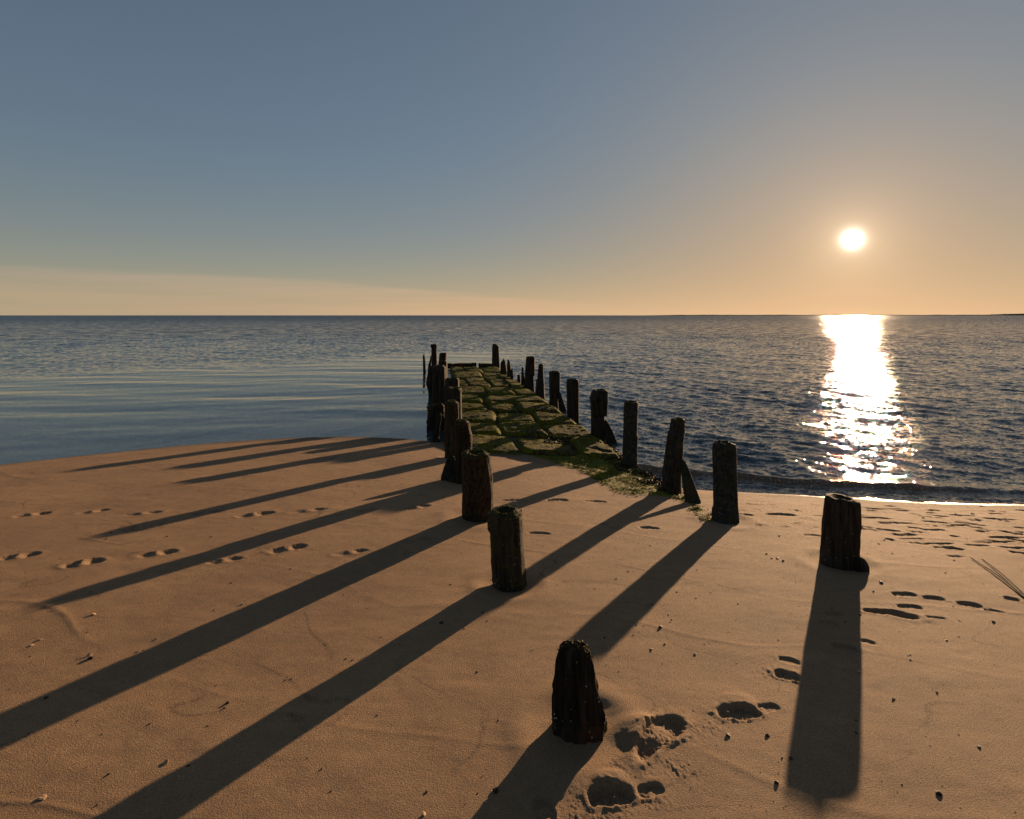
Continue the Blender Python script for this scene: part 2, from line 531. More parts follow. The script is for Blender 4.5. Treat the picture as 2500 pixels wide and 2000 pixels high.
def mat_wood(name, moss=.5, tone=1.0, barn=.5, red=0.0):
    m, t, p = mat(name)
    oc = t.n('ShaderNodeTexCoord').outputs['Object']
    g = t.n('ShaderNodeNewGeometry')
    x, y, z = t.sep(oc)
    mp = t.n('ShaderNodeMapping'); mp.inputs['Scale'].default_value = (38, 38, 3.2)
    t.put(mp.inputs['Vector'], oc)
    gr = t.noise(mp.outputs[0], 1.0, 5, .6, dist=.4)
    blot = t.noise(oc, 9, 4)
    c = t.mix(t.mr(gr, .3, .72), (.020 * tone, .015 * tone, .010 * tone), (.098 * tone, .080 * tone, .055 * tone))
    c = t.mix(t.mr(blot, .5, .7, 0, .6), c, (.05 * tone, .03 * tone, .018 * tone))
    if red:
        c = t.mix(t.m('MULTIPLY', t.mr(t.noise(oc, 5, 3), .5, .65), red), c, (.22, .06, .015))
    nz = t.sep(g.outputs['Normal'])[2]
    mn = t.noise(oc, 13, 5, .6)
    mossf = t.mr(t.m('ADD', mn, t.m('MULTIPLY', t.m('MULTIPLY', nz, t.m('ABSOLUTE', nz)), .22)), .62 - .22 * moss, .78 - .22 * moss)
    c = t.mix(t.m('MULTIPLY', mossf, min(1, moss + .25)), c, t.mix(t.noise(oc, 70, 2), (.022, .026, .005), (.075, .070, .012)))
    bn = t.m('MULTIPLY', t.mr(t.voro(oc, 120), .22, .12), t.mr(t.noise(oc, 17, 3), .60, .68))
    c = t.mix(t.m('MULTIPLY', bn, barn), c, (.34, .31, .25))
    t.put(p.inputs['Base Color'], c)
    p.inputs['Roughness'].default_value = .82
    p.inputs['Specular IOR Level'].default_value = .12
    h = t.m('ADD', t.m('MULTIPLY', gr, 1.0), t.m('ADD', t.m('MULTIPLY', t.noise(oc, 90, 4, .65), .5), t.m('MULTIPLY', mossf, .3)))
    bump(t, p, h, .9, .012)
    return m


def mat_stone():
    m, t, p = mat("mossy_stone")
    pos = t.n('ShaderNodeNewGeometry').outputs['Position']
    g = t.n('ShaderNodeNewGeometry')
    a = t.noise(pos, 3.2, 4); b = t.noise(pos, 17, 5, .65)
    c = t.mix(t.mr(b, .35, .7), (.03, .022, .012), (.10, .068, .035))
    mossf = t.mr(t.m('ADD', t.m('MULTIPLY', a, .6), t.m('MULTIPLY', b, .5)), .45, .60)
    gc = t.mix(t.mr(t.noise(pos, 40, 4), .35, .7), (.05, .055, .002), (.20, .165, .004))
    c = t.mix(mossf, c, gc)
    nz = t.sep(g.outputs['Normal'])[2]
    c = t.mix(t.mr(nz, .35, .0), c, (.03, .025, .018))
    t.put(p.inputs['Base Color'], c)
    p.inputs['Roughness'].default_value = .8
    p.inputs['Specular IOR Level'].default_value = .08
    h = t.m('ADD', t.noise(pos, 22, 5, .7), t.m('MULTIPLY', t.noise(pos, 110, 3, .7), .35))
    bump(t, p, h, 1.0, .03)
    return m


def mat_leaf(name, c1, c2, rough=.5, sc=9):
    m, t, p = mat(name)
    pos = t.n('ShaderNodeNewGeometry').outputs['Position']
    t.put(p.inputs['Base Color'], t.mix(t.mr(t.noise(pos, sc, 4), .35, .65), c1, c2))
    p.inputs['Roughness'].default_value = rough
    p.inputs['Specular IOR Level'].default_value = .2
    return m


def mat_pebble(name, c1, c2, rough=.55):
    m, t, p = mat(name)
    oi = t.n('ShaderNodeObjectInfo').outputs['Random']
    oc = t.n('ShaderNodeTexCoord').outputs['Object']
    t.put(p.inputs['Base Color'], t.mix(t.m('ADD', t.m('MULTIPLY', oi, .7), t.m('MULTIPLY', t.noise(oc, 60, 3), .3)), c1, c2))
    p.inputs['Roughness'].default_value = rough
    p.inputs['Specular IOR Level'].default_value = .15
    bump(t, p, t.noise(oc, 150, 3), .5, .002)
    return m


M_SAND = mat_sand(); M_WATER = mat_water(); M_STONE = mat_stone()
M_WOOD = mat_wood("weathered_wood", .25, .62, .7)
M_WOODM = mat_wood("mossy_wood", .45, .6, .6)
M_WOODR = mat_wood("dark_rotten_wood", .2, .42, .3, .2)
M_ALGAE = mat_leaf("green_algae", (.075, .095, .003), (.30, .27, .006), .8)
M_MOSS = mat_leaf("moss", (.05, .055, .008), (.16, .14, .02), .7, 30)
M_WEED = mat_leaf("brown_seaweed", (.02, .013, .009), (.08, .040, .020), .6, 16)
M_BARN = mat_pebble("barnacle_shell", (.28, .25, .20), (.5, .46, .38), .7)
M_PEB = mat_pebble("dark_pebble", (.02, .015, .012), (.06, .035, .022))
M_SHELL = mat_pebble("shell_fragment", (.36, .19, .08), (.48, .33, .20), .5)


# ================================================================== mesh helpers
def tag(o, label=None, cat=None, group=None, kind=None):
    if label: o['label'] = label
    if cat: o['category'] = cat
    if group: o['group'] = group
    if kind: o['kind'] = kind
    return o


def mesh_obj(name, V, F, m, parent=None, smooth=True, loc=None):
    me = bpy.data.meshes.new(name)
    V = np.asarray(V, dtype=np.float32)
    me.vertices.add(len(V)); me.vertices.foreach_set('co', V.ravel())
    if isinstance(F, np.ndarray):
        n, k = F.shape
        me.loops.add(n * k); me.loops.foreach_set('vertex_index', F.astype(np.int32).ravel())
        me.polygons.add(n); me.polygons.foreach_set('loop_start', np.arange(0, n * k, k, dtype=np.int32))
    else:
        tot = [i for f in F for i in f]
        me.loops.add(len(tot)); me.loops.foreach_set('vertex_index', tot)
        me.polygons.add(len(F)); st = np.cumsum([0] + [len(f) for f in F[:-1]])
        me.polygons.foreach_set('loop_start', np.asarray(st, dtype=np.int32))
    me.update(calc_edges=True)
    if smooth: me.polygons.foreach_set('use_smooth', [True] * len(me.polygons))
    me.materials.append(m)
    me.validate()
    o = bpy.data.objects.new(name, me)
    COL.objects.link(o)
    if loc is not None: o.location = loc
    if parent: o.parent = parent
    return o


def empty(name, loc):
    o = bpy.data.objects.new(name, None)
    o.empty_display_size = .1
    COL.objects.link(o); o.location = loc
    return o


def polar(r, th):
    """grid of points round the camera's foot; th clockwise from +Y"""
    R, T = np.meshgrid(r, th, indexing='ij')
    return R * np.sin(T), R * np.cos(T)


def grid_faces(nr, nt, wrap):
    i = np.arange(nr - 1)[:, None]; j = np.arange(nt if wrap else nt - 1)[None, :]
    j2 = (j + 1) % nt
    a = i * nt + j; b = i * nt + j2; c = (i + 1) * nt + j2; dd = (i + 1) * nt + j
    return np.stack([a, b, c, dd], -1).reshape(-1, 4)[:, ::-1]


def set_attr(o, name, vals):
    a = o.data.attributes.new(name, 'FLOAT', 'POINT')
    a.data.foreach_set('value', np.asarray(vals, dtype=np.float32).ravel())


def angles(dense, half, coarse=3):
    a = np.arange(-half, half, dense)
    rest = np.arange(half, 2 * math.pi - half, math.radians(coarse))
    return np.concatenate([a, rest])


def geo_r(r0, r1, k, maxstep=1e9):
    out = [r0]
    while out[-1] < r1: out.append(out[-1] + min(out[-1] * k, maxstep))
    return out


# ================================================================== beach
def build_beach():
    th = angles(.0019, math.radians(48))
    r = [.02, .3] + geo_r(.6, 13, .0033) + geo_r(13.6, 400, .06)[0:]
    r = np.array(sorted(set(np.round(r, 5))))
    x, y = polar(r, th)
    z = beach_h(x, y)
    fine = apply_prints(x, y, z)
    # scour around posts is added by SCOUR entries
    for (sx, sy, sr, dp) in SCOUR:
        m = (np.abs(x - sx) < sr * 3) & (np.abs(y - sy) < sr * 3)
        q = np.hypot(x[m] - sx, y[m] - sy)
        z[m] += -dp * np.exp(-((q - sr) / (sr * .6)) ** 2) + dp * .5 * np.exp(-((q - sr * 2.1) / (sr * .5)) ** 2)
    sd = poly_sd(x, y, ALGAE)
    moss = sstep(-.06, .07, sd + .07 * fbm(x * 4, y * 4, seed=40))
    z += .018 * moss * np.clip(fbm(x * 9, y * 9, seed=41) + .3, 0, None)
    X, Y = x / HW, y / HW
    silt = sstep(-.02, .06, X - left_x(Y)) * sstep(-.06, .02, right_x(Y) + .05 - X) * sstep(3.65, 3.9, Y + .06 * fbm(x * 2, y * 2, seed=44))
    silt = silt * .9
    V = np.stack([x, y, z], -1).reshape(-1, 3)
    F = grid_faces(len(r), len(th), True)
    o = mesh_obj("beach_sand", V, F, M_SAND)
    set_attr(o, 'moss', moss); set_attr(o, 'silt', silt)
    tag(o, kind='structure')
    return o


# ================================================================== sea
def build_sea():
    th = angles(.0021, math.radians(48))
    r = geo_r(3.2, 75, .0042) + geo_r(76, 25000, .05)
    r = np.array(sorted(set(np.round(r, 4))))
    x, y = polar(r, th)
    X, Y = x / HW, y / HW
    R = np.hypot(x, y)
    bh = base_h(x, y)
    depth = np.clip(-bh, 0, 2)
    damp = sstep(.0, .30, depth)
    # sheltered water in the lee of the groyne (left of it and just past its end)
    wob = 1.2 * fbm(x * .12, y * .12, seed=60, octs=3)
    far_edge = 15 + 1.05 * np.clip(x + 18, 0, 30) + wob * 3.5
    calm = (1 - sstep(-5, 7, y - far_edge)) * (1 - sstep(-.25, .35, (X - left_x(np.clip(Y, 0, 9.8))) / np.maximum(Y / 5, 1) - .55 * sstep(9.5, 12, Y)))
    calm = np.clip(calm, 0, 1)
    z = np.zeros_like(x)
    rng = np.random.default_rng(11)
    N = 64
    wx = x + .5 * fbm(x * .3, y * .3, seed=61, octs=2); wy = y + .5 * fbm(x * .3, y * .3, seed=62, octs=2)
    for i in range(N):
        lam = .16 * (2.4 / .16) ** ((i + .5) / N)
        phi = math.radians(40 + rng.normal(0, 30))
        k = 2 * math.pi / lam
        sl_ = .042 if lam < .55 else (.025 if lam < 1.0 else .017)
        amp = sl_ / k
        ph = k * (wx * math.sin(phi) + wy * math.cos(phi)) + rng.uniform(0, 6.28)
        fade = 1 - sstep(lam * 55, lam * 110, R)
        s_ = np.sin(ph)
        z += amp * (s_ + .22 * np.cos(2 * ph)) * fade
    patch = .75 + .45 * fbm(x * .22, y * .22, seed=63, octs=3)
    z *= patch * (1 - calm * .97)
    # long smooth undulation in the sheltered water
    zc = np.zeros_like(x)
    for lam, ph_, sl_, p0 in [(1.9, -8, .016, .3), (1.25, 6, .014, 1.9), (.85, -18, .011, 4.2), (2.9, 10, .014, 2.2), (.55, -2, .007, .9), (.42, 14, .005, 3.1)]:
        k = 2 * math.pi / lam; a = math.radians(ph_)
        zc += sl_ / k * np.sin(k * (wx * math.sin(a) + wy * math.cos(a)) + p0)
    z += zc * calm * (1.0 + .8 * fbm(x * .3, y * .8, seed=64))
    z *= damp * (1 - sstep(60, 75, R))
    # small breaking wave along the right-hand shore
    cr = np.array([((px - CX) / FPX * HW * FPX / (py - HY), HW * FPX / (py - HY)) for px, py in
                   [(1480, 1128), (1600, 1152), (1740, 1166), (1900, 1178), (2100, 1188), (2300, 1198), (2500, 1206), (2800, 1215), (3300, 1225)]])
    cy = np.interp(x, cr[:, 0], cr[:, 1]) + .05 * fbm(x * 1.6, x * 0, seed=65)
    on = sstep(cr[0, 0] - .1, cr[1, 0], x) * (1 - .75 * sstep(cr[5, 0] - .5, cr[6, 0] + .5, x))
    dd = y - cy
    ridge = np.where(dd < 0, np.exp(-(dd / .055) ** 2), np.exp(-(dd / .20) ** 2))
    z += on * .066 * ridge * (1 + .35 * fbm(x * 5, y * 5, seed=66)) + on * .012 * np.exp(-((dd + .28) / .05) ** 2) * (1 + fbm(x * 7, y * 4, seed=67))
    foam = on * sstep(.05, -.02, dd) * sstep(-.62, -.35, dd) + on * .8 * np.exp(-((dd - .0) / .035) ** 2)
    z += foam * .0012 * fbm(x * 45, y * 45, seed=68, octs=2)
    shal = (1 - sstep(.01, .08, depth)) * .6 * sstep(.3, .8, X) + on * .95 * np.exp(-((dd + .05) / .10) ** 2)
    z += .002
    V = np.stack([x, y, z], -1).reshape(-1, 3)
    o = mesh_obj("sea_water", V, grid_faces(len(r), len(th), True), M_WATER)
    set_attr(o, 'calm', calm); set_attr(o, 'foam', np.clip(foam, 0, 1)); set_attr(o, 'shallow', np.clip(shal, 0, 1))
    tag(o, kind='structure')
    return o


# ================================================================== timber
SCOUR = []
POST_GROUP = "weathered posts of the old groyne"
POSTS = []


def resample(prof, n):
    prof = np.array(prof, float)
    ys = np.linspace(prof[0, 0], prof[-1, 0], n)
    # keep every measured row too, so notches stay crisp
    ys = np.unique(np.concatenate([ys, prof[:, 0], prof[1:-1, 0] + .4]))
    ys = ys[(ys >= prof[0, 0]) & (ys <= prof[-1, 0])]
    return np.stack([ys, np.interp(ys, prof[:, 0], prof[:, 1]), np.interp(ys, prof[:, 0], prof[:, 2])], 1)


def timber(name, prof, Y=None, label='', cat='post', group=POST_GROUP, material=None, seed=0, groove=.05, rough=.05, square=0.0,
           hollow=.02, moss=0, barn=0, depth=1.0, top_slope=0.0, jag=0.0, bury=.3, scour=True, Ytop=None):
    """prof: rows (photo y, left x, right x) from top to foot; Y: distance in metres (None = stands on the beach)."""
    material = material or M_WOOD
    prof = [list(q) for q in prof]
    rt = (prof[1][2] - prof[1][1]) / 2; rb = (prof[-2][2] - prof[-2][1]) / 2
    grounded = Y is None
    if grounded:
        yb = prof[-1][0] - rb * depth * (prof[-1][0] - HY) / FPX
        gp = ground_px((prof[-2][1] + prof[-2][2]) / 2, yb)
        Y = gp[1]
        foot = float(gp[2])
        prof[-1] = [yb, prof[-2][1], prof[-2][2]] if prof[-2][0] < yb else [max(yb, prof[-3][0] + 1), prof[-2][1], prof[-2][2]]
        if prof[-2][0] >= prof[-1][0]: prof.pop(-2)
    else:
        foot = 0.0
    ytop_corr = rt * depth * (prof[0][0] - HY) / FPX
    if prof[0][0] + ytop_corr < prof[-1][0]:
        prof = [[q[0] + ytop_corr * max(0, 1 - i / 3.0), q[1], q[2]] for i, q in enumerate(prof)]
    prof = sorted(prof, key=lambda q: q[0])
    n_r = 34 if rt > 20 else 20
    P = resample(prof, n_r)
    Yr = np.interp(P[:, 0], [P[0, 0], P[-1, 0]], [Ytop or Y, Y])
    s = Yr / FPX
    zz = HW - (P[:, 0] - HY) * s
    cx = ((P[:, 1] + P[:, 2]) / 2 - CX) * s
    rad = (P[:, 2] - P[:, 1]) / 2 * s
    # foot below ground
    Yr = np.append(Yr, Y)
    zz = np.append(zz, min(foot, zz[-1]) - bury); cx = np.append(cx, cx[-1]); rad = np.append(rad, rad[-1] * 1.02)
    if not grounded:
        pass
    nseg = 56 if rt > 20 else 32
    a = np.linspace(0, 2 * math.pi, nseg, endpoint=False)
    ca, sa = np.cos(a), np.sin(a)
    # superellipse for squared timbers
    e = 2 + 4 * square
    k = (np.abs(ca) ** e + np.abs(sa) ** e) ** (-1 / e)
    R0 = rad.mean()
    ox, oy, oz = cx[-2], Y, foot
    V = []
    ztop = zz[0]
    for i in range(len(zz)):
        ang_n = fbm(ca * 3.1 + seed * 7, sa * 3.1, zz[i] * 1.2 + seed * np.ones_like(ca), octs=3, seed=seed)
        gro = np.abs(fbm(ca * 4.6 + seed, sa * 4.6, zz[i] * 1.3 + 0 * ca, octs=4, seed=seed + 50, gain=.65))
        fine = fbm(ca * 9, sa * 9, zz[i] * 22 + 0 * ca, octs=3, seed=seed + 90)
        rr_ = rad[i] * k * (1 + rough * ang_n + rough * .6 * fine - groove * (1 - .7 * sstep(.75, 1, i / len(zz))) * np.clip(.35 - gro, 0, None) * 2.4)
        X = cx[i] + rr_ * ca
        Yy = Yr[i] + rr_ * sa * depth
        Z = np.full_like(X, zz[i])
        fr = (ztop - zz[i])
        tp = np.exp(-fr / (R0 * .8))
        Z = Z + tp * (jag * R0 * fbm(ca * 2.3 + 3 * seed, sa * 2.3, octs=3, seed=seed + 7) * 2 + top_slope * rr_ * ca)
        V.append(np.stack([X, Yy, Z], 1))
    nr = len(V)
    # top: rings inward, uneven and slightly hollow
    top = []
    T0 = V[0]
    c0 = T0.mean(0)
    for j, f in enumerate((.93, .8, .62, .42, .22)):
        ring = c0 + (T0 - c0) * f
        nn = fbm(ring[:, 0] * 26, ring[:, 1] * 26, octs=3, seed=seed + 3)
        rimup = [.10, .12, .0, -.3, -.45][j]
        ring[:, 2] = T0[:, 2] * f ** .5 + c0[2] * (1 - f ** .5) + R0 * (rimup * hollow * 20 * .5 + .12 * nn - (0, .03, .09, .14, .18)[j])
        top.append(ring)
    ctr = c0 + np.array([0, 0, R0 * (-.5 * hollow * 10 - .18)])
    allv = np.concatenate(top[::-1] + V)        # innermost first
    nrings = len(top) + nr
    F = grid_faces(nrings, nseg, True)[:, ::-1].tolist()
    ci = len(allv)
    allv = np.concatenate([allv, ctr[None]])
    for j in range(nseg): F.append([ci, j, (j + 1) % nseg])
    root = empty(name, (ox, oy, oz)) if (moss or barn) else None
    allv = allv - np.array([ox, oy, oz])
    if root is None:
        body = mesh_obj(name, allv, F, material, None, loc=(ox, oy, oz)); top_o = body
    else:
        body = mesh_obj("timber_shaft", allv, F, material, root); top_o = root
    tag(top_o, label, cat, group)
    W = np.concatenate(V)[: nseg * (nr - 1)].reshape(nr - 1, nseg, 3) - np.array([ox, oy, oz])
    if moss:
        rng = np.random.default_rng(seed + 500)
        pts = []; nrm = []
        for _ in range(int(moss * 2600)):
            # denser at the rim and on ribs
            i = min(int(rng.exponential((nr - 1) * .13)), nr - 2)
            j = rng.integers(nseg)
            if vn(ca[j] * 2 + seed, sa[j] * 2 + W[i, j, 2] * 5, seed=seed + 71) < -.1 and i > 2: continue
            q = W[i, j] + rng.normal(0, .003, 3); nv = np.array([ca[j], sa[j] * depth, .35])
            pts.append(q); nrm.append(nv)
        for ring in top[:3]:
            for _ in range(int(moss * 260)):
                j = rng.integers(nseg)
                pts.append(ring[j] - np.array([ox, oy, oz]) + rng.normal(0, .003, 3)); nrm.append(np.array([ca[j] * .4, sa[j] * .4, 1.]))
        o = tufts("moss", np.array(pts), np.array(nrm), .0085, M_MOSS, rng, root)
        tag(o, kind='stuff')
    if barn:
        rng = np.random.default_rng(seed + 900)
        BV = []; BF = []
        for _ in range(int(barn * 170)):
            i = int((nr - 2) * (1 - abs(rng.normal(0, .28)))); i = min(max(i, 3), nr - 2)
            j = rng.integers(nseg)
            if vn(ca[j] * 3, sa[j] * 3 + W[i, j, 2] * 6, seed=seed + 33) < 0: continue
            q = W[i, j] + rng.normal(0, .004, 3); nv = np.array([ca[j], sa[j], 0.05]); nv /= np.linalg.norm(nv)
            t1 = np.array([-nv[1], nv[0], 0]); t2 = np.cross(nv, t1)
            rb_ = rng.uniform(.0018, .0040); b0 = len(BV)
            for kk in range(6):
                an = kk * math.pi / 3
                BV.append(q + (t1 * math.cos(an) + t2 * math.sin(an)) * rb_ - nv * .002)
            for kk in range(6):
                an = kk * math.pi / 3 + .2
                BV.append(q + (t1 * math.cos(an) + t2 * math.sin(an)) * rb_ * .45 + nv * rb_ * .8)
            for kk in range(6): BF.append([b0 + kk, b0 + (kk + 1) % 6, b0 + 6 + (kk + 1) % 6, b0 + 6 + kk])
            BV.append(q + nv * rb_ * .35); 
            for kk in range(6): BF.append([b0 + 6 + kk, b0 + 6 + (kk + 1) % 6, b0 + 12])
        o = mesh_obj("barnacles", BV, BF, M_BARN, root, smooth=False)
        tag(o, kind='stuff')
    if grounded and scour: SCOUR.append((ox, Y, rad[-2] * 1.05, .012))
    return top_o


def tufts(name, P, N, size, m, rng, parent=None, flat=.6, loc=None, lng=2.2):
    """many small bent blades at points P leaning along normals N"""
    n = len(P)
    N = N / np.linalg.norm(N, axis=1, keepdims=True)
    dirv = N + rng.normal(0, flat, (n, 3)); dirv /= np.linalg.norm(dirv, axis=1, keepdims=True)
    side = np.cross(dirv, rng.normal(0, 1, (n, 3))); side /= np.linalg.norm(side, axis=1, keepdims=True)
    L = size * rng.uniform(.5, 1.3, (n, 1)); Wd = L / lng * .5
    droop = np.array([0, 0, -1.0]) * L * .35
    a = P - side * Wd; b = P + side * Wd
    mid = P + dirv * L * .6
    c = mid + side * Wd * .9; d_ = mid - side * Wd * .9
    tip = P + dirv * L + droop
    V = np.stack([a, b, c, d_, tip], 1).reshape(-1, 3)
    i = np.arange(n)[:, None] * 5
    F = np.concatenate([i + np.array([[0, 1, 2]]), i + np.array([[0, 2, 3]]), i + np.array([[3, 2, 4]])])
    return mesh_obj(name, V, F, m, parent, smooth=True, loc=loc)


H = HW
# -- left row, nearest first
timber("wooden_post", [(1556, 1382, 1436), (1566, 1372, 1443), (1581, 1362, 1445), (1630, 1353, 1456), (1660, 1350, 1462), (1695, 1348, 1471),
                       (1743, 1346, 1483), (1782, 1343, 1483), (1822, 1360, 1474)],
       label="split tapering dark stump nearest the camera beside the deep footprint", seed=1, groove=.45, rough=.12, hollow=.01, jag=.12,
       moss=.08, barn=.6, material=M_WOODR, depth=.85, top_slope=-.12)
timber("wooden_post", [(1234, 1205, 1262), (1243, 1192, 1273), (1270, 1189, 1275), (1290, 1190, 1276), (1300, 1196, 1277), (1363, 1199, 1281),
                       (1412, 1201, 1284), (1425, 1205, 1285), (1446, 1214, 1284)],
       label="short mossy post with hollow top and rusty right edge, second from the camera", seed=2, groove=.06, rough=.07, hollow=.07, jag=.05,
       moss=.45, barn=.9, material=M_WOODM)
timber("wooden_post", [(1096, 1136, 1188), (1102, 1127, 1195), (1141, 1126, 1200), (1160, 1127, 1203), (1206, 1128, 1206), (1266, 1128, 1204), (1275, 1134, 1200)],
       label="stout mossy post with crumbling flat top, right behind the hollow-topped post", seed=3, Ytop=2.14 * H, groove=.07, rough=.06, hollow=.05, jag=.06,
       moss=.45, barn=.7, material=M_WOODM)
timber("wooden_post", [(1022, 1115, 1140), (1030, 1109, 1147), (1048, 1108, 1149), (1060, 1109, 1153), (1100, 1110, 1153), (1164, 1111, 1153), (1182, 1114, 1150)],
       label="round-topped dark post with sunlit right edge, behind the narrow half-height post", seed=4, groove=.08, rough=.06, hollow=.0, moss=.3,
       barn=.2, material=M_WOODR)
timber("wooden_post", [(1058, 1115, 1134), (1061, 1113, 1136), (1100, 1111, 1137), (1165, 1113, 1138), (1176, 1115, 1136)],
       label="narrow half-height squared post standing against the round-topped post", seed=5, square=.4, groove=.05, rough=.04, scour=False)
timber("leaning_timber", [(1112, 1096, 1106), (1116, 1092, 1110), (1140, 1084, 1116), (1165, 1076, 1118), (1176, 1078, 1118)],
       label="broken timber leaning on sand at the foot of the narrow post", cat='timber', group=None, seed=6, Ytop=3.0 * H, depth=.4, material=M_WOODR, square=.3, scour=False)
timber("wooden_post", [(976, 1093, 1113), (983, 1086, 1121), (1010, 1085, 1121), (1040, 1085, 1121), (1052, 1083, 1120), (1110, 1086, 1119), (1121, 1090, 1115)],
       label="rounded-top mossy post at the left edge of the stones, fifth along the left row", seed=7, groove=.07, hollow=.0, rough=.05, moss=.3, material=M_WOODM)
timber("broken_stub", [(1007, 1069, 1076), (1012, 1066, 1079), (1025, 1065, 1078), (1040, 1062, 1075), (1066, 1056, 1073), (1080, 1053, 1072)],
       label="short crooked stub on the sand at the left waterline", cat='stump', group=None, seed=8, groove=.12, rough=.14, jag=.3, material=M_WOODR)
timber("wooden_post", [(944, 1096, 1123), (950, 1092, 1127), (985, 1093, 1127), (1019, 1095, 1128), (1058, 1096, 1128)], Y=4.48 * H,
       label="sixth post of the left row, chipped top rising just behind the rounded-top post", seed=9, jag=.1, hollow=.0, square=.3, moss=.2)
timber("wooden_post", [(921, 1091, 1118), (925, 1087, 1121), (1000, 1087, 1121), (1022, 1088, 1122)], Y=5.1 * H,
       label="seventh post of the left row, square top beside the mossy slabs", seed=10, hollow=.02, square=.5, groove=.04, moss=.15)
timber("wooden_post", [(890, 1063, 1083), (896, 1057, 1089), (930, 1056, 1090), (1002, 1054, 1088)], Y=5.6 * H,
       label="broad dark post with rounded shoulders standing outside the left row in calm water", seed=11, hollow=.0, rough=.05, square=.2)
timber("wooden_post", [(880, 1076, 1088), (883, 1071, 1092), (920, 1070, 1092), (955, 1070, 1093)], Y=7.0 * H,
       label="dark post behind the broad post, its top level with the end beam", seed=12, square=.4)
timber("wooden_post", [(861, 1075, 1090), (863, 1072.5, 1091), (880, 1071.5, 1090), (932, 1071, 1091)], Y=8.0 * H,
       label="flat-topped post near the far left corner of the groyne", seed=13, square=.4)
timber("wooden_post", [(840, 1052.5, 1065), (842, 1050.5, 1067), (846, 1051, 1067), (850, 1053, 1066), (880, 1053, 1067.5), (910, 1054, 1069)], Y=9.3 * H,
       label="tallest thin post with a flared cap at the far left end", seed=14, hollow=.02)
timber("thin_stake", [(863, 1034.5, 1036), (869, 1032.8, 1037), (872, 1031, 1038), (874, 1032.3, 1038), (895, 1032.5, 1039.5), (909, 1033, 1040)], Y=9.35 * H,
       label="thin pointed stake alone in the water left of the groyne", cat='stake', group=None, seed=15, hollow=0, rough=.12, jag=.2)
timber("weed_covered_timber", [(985, 1056, 1082), (990, 1050, 1086), (1000, 1046, 1087), (1010, 1044, 1088), (1030, 1042, 1088), (1046, 1042, 1087), (1054, 1046, 1086)], Y=4.66 * H,
       label="dark weed-covered timber mass at the left waterline", cat='timber', group=None, seed=16, rough=.16, groove=.1, material=M_WOODR, depth=.6)
timber("weed_covered_timber", [(893, 1052, 1058), (905, 1047, 1060), (925, 1041, 1064), (940, 1039, 1066), (958, 1046, 1068)], Y=6.6 * H,
       label="bulging weed-covered timber in calm water left of the far posts", cat='timber', group=None, seed=17, rough=.2, groove=.1, material=M_WOODR, depth=.7)
timber("leaning_timber", [(868, 1051.5, 1054), (880, 1049, 1054), (893, 1045, 1052), (915, 1043.5, 1051)], Y=8.6 * H,
       label="thin slat leaning on the tallest thin post", cat='timber', group=None, seed=18, rough=.1, material=M_WOODR, depth=.5)
# -- right row, nearest first
timber("wooden_post", [(1203, 2030, 2082), (1209, 2020, 2094), (1224, 2017, 2096), (1280, 2012, 2096), (1300, 2011, 2093), (1350, 2008, 2092), (1384, 2006, 2090), (1394, 2016, 2084)],
       label="thick flat-topped post standing alone on the sand under the sun", seed=20, Ytop=1.848 * H, groove=.05, rough=.035, hollow=.0, jag=.025, top_slope=-.10, barn=.5)
timber("broken_stub", [(1360, 2093, 2103), (1364, 2090, 2110), (1372, 2089, 2116), (1384, 2089, 2121), (1396, 2092, 2124)],
       label="small broken wedge of wood at the foot of the thick lone post", cat='stump', group=None, seed=21, depth=.7, rough=.08, jag=.2, bury=.15, scour=False)
timber("wooden_post", [(1075, 1752, 1784), (1080, 1741, 1795), (1100, 1740, 1797), (1190, 1742, 1799), (1240, 1742, 1801), (1246, 1739, 1802), (1270, 1739, 1803), (1282, 1746, 1797)],
       label="tall post with a hole in its top, between the lone post and the leaning pair", seed=22, Ytop=2.58 * H, groove=.06, rough=.04, hollow=.06, jag=.05, barn=.7, moss=.05)
timber("wooden_post", [(1019, 1644, 1668), (1023, 1639, 1672), (1050, 1634, 1672), (1056, 1631, 1671), (1110, 1623, 1668), (1160, 1617, 1664), (1195, 1618, 1664), (1207, 1624, 1660)],
       label="post leaning right with a slanting plank behind it at the edge of the sea", seed=23, Ytop=3.04 * H, groove=.06, rough=.05, hollow=.0, barn=.3, moss=.1)
timber("leaning_timber", [(1119, 1662, 1667), (1128, 1662, 1674), (1150, 1663, 1684), (1185, 1666, 1697), (1222, 1672, 1711), (1232, 1678, 1709)],
       label="slanting plank on the sand behind the right-leaning post", cat='timber', group=None, seed=24, material=M_WOODR, Ytop=2.95 * H, depth=.35, square=.4, rough=.05, scour=False)
timber("wooden_post", [(977, 1528, 1556), (981, 1524, 1558.5), (1000, 1523, 1558), (1060, 1521, 1556), (1066, 1521, 1558), (1100, 1519, 1556), (1140, 1520, 1556)],
       label="straight round post at the seaward edge of the green algae", seed=25, Ytop=3.80 * H, groove=.05, rough=.05, hollow=.02, barn=.2)
timber("wooden_post", [(949, 1451, 1479), (953, 1446, 1484), (970, 1441, 1484), (974, 1438.5, 1484), (978, 1442, 1484), (1010, 1443, 1482), (1013.6, 1443, 1481), (1015, 1443, 1475), (1072, 1443, 1477)], Y=4.25 * H,
       label="broad post notched on its right side beside a slanting plank", seed=26, square=.45, groove=.04, rough=.03, hollow=.0)
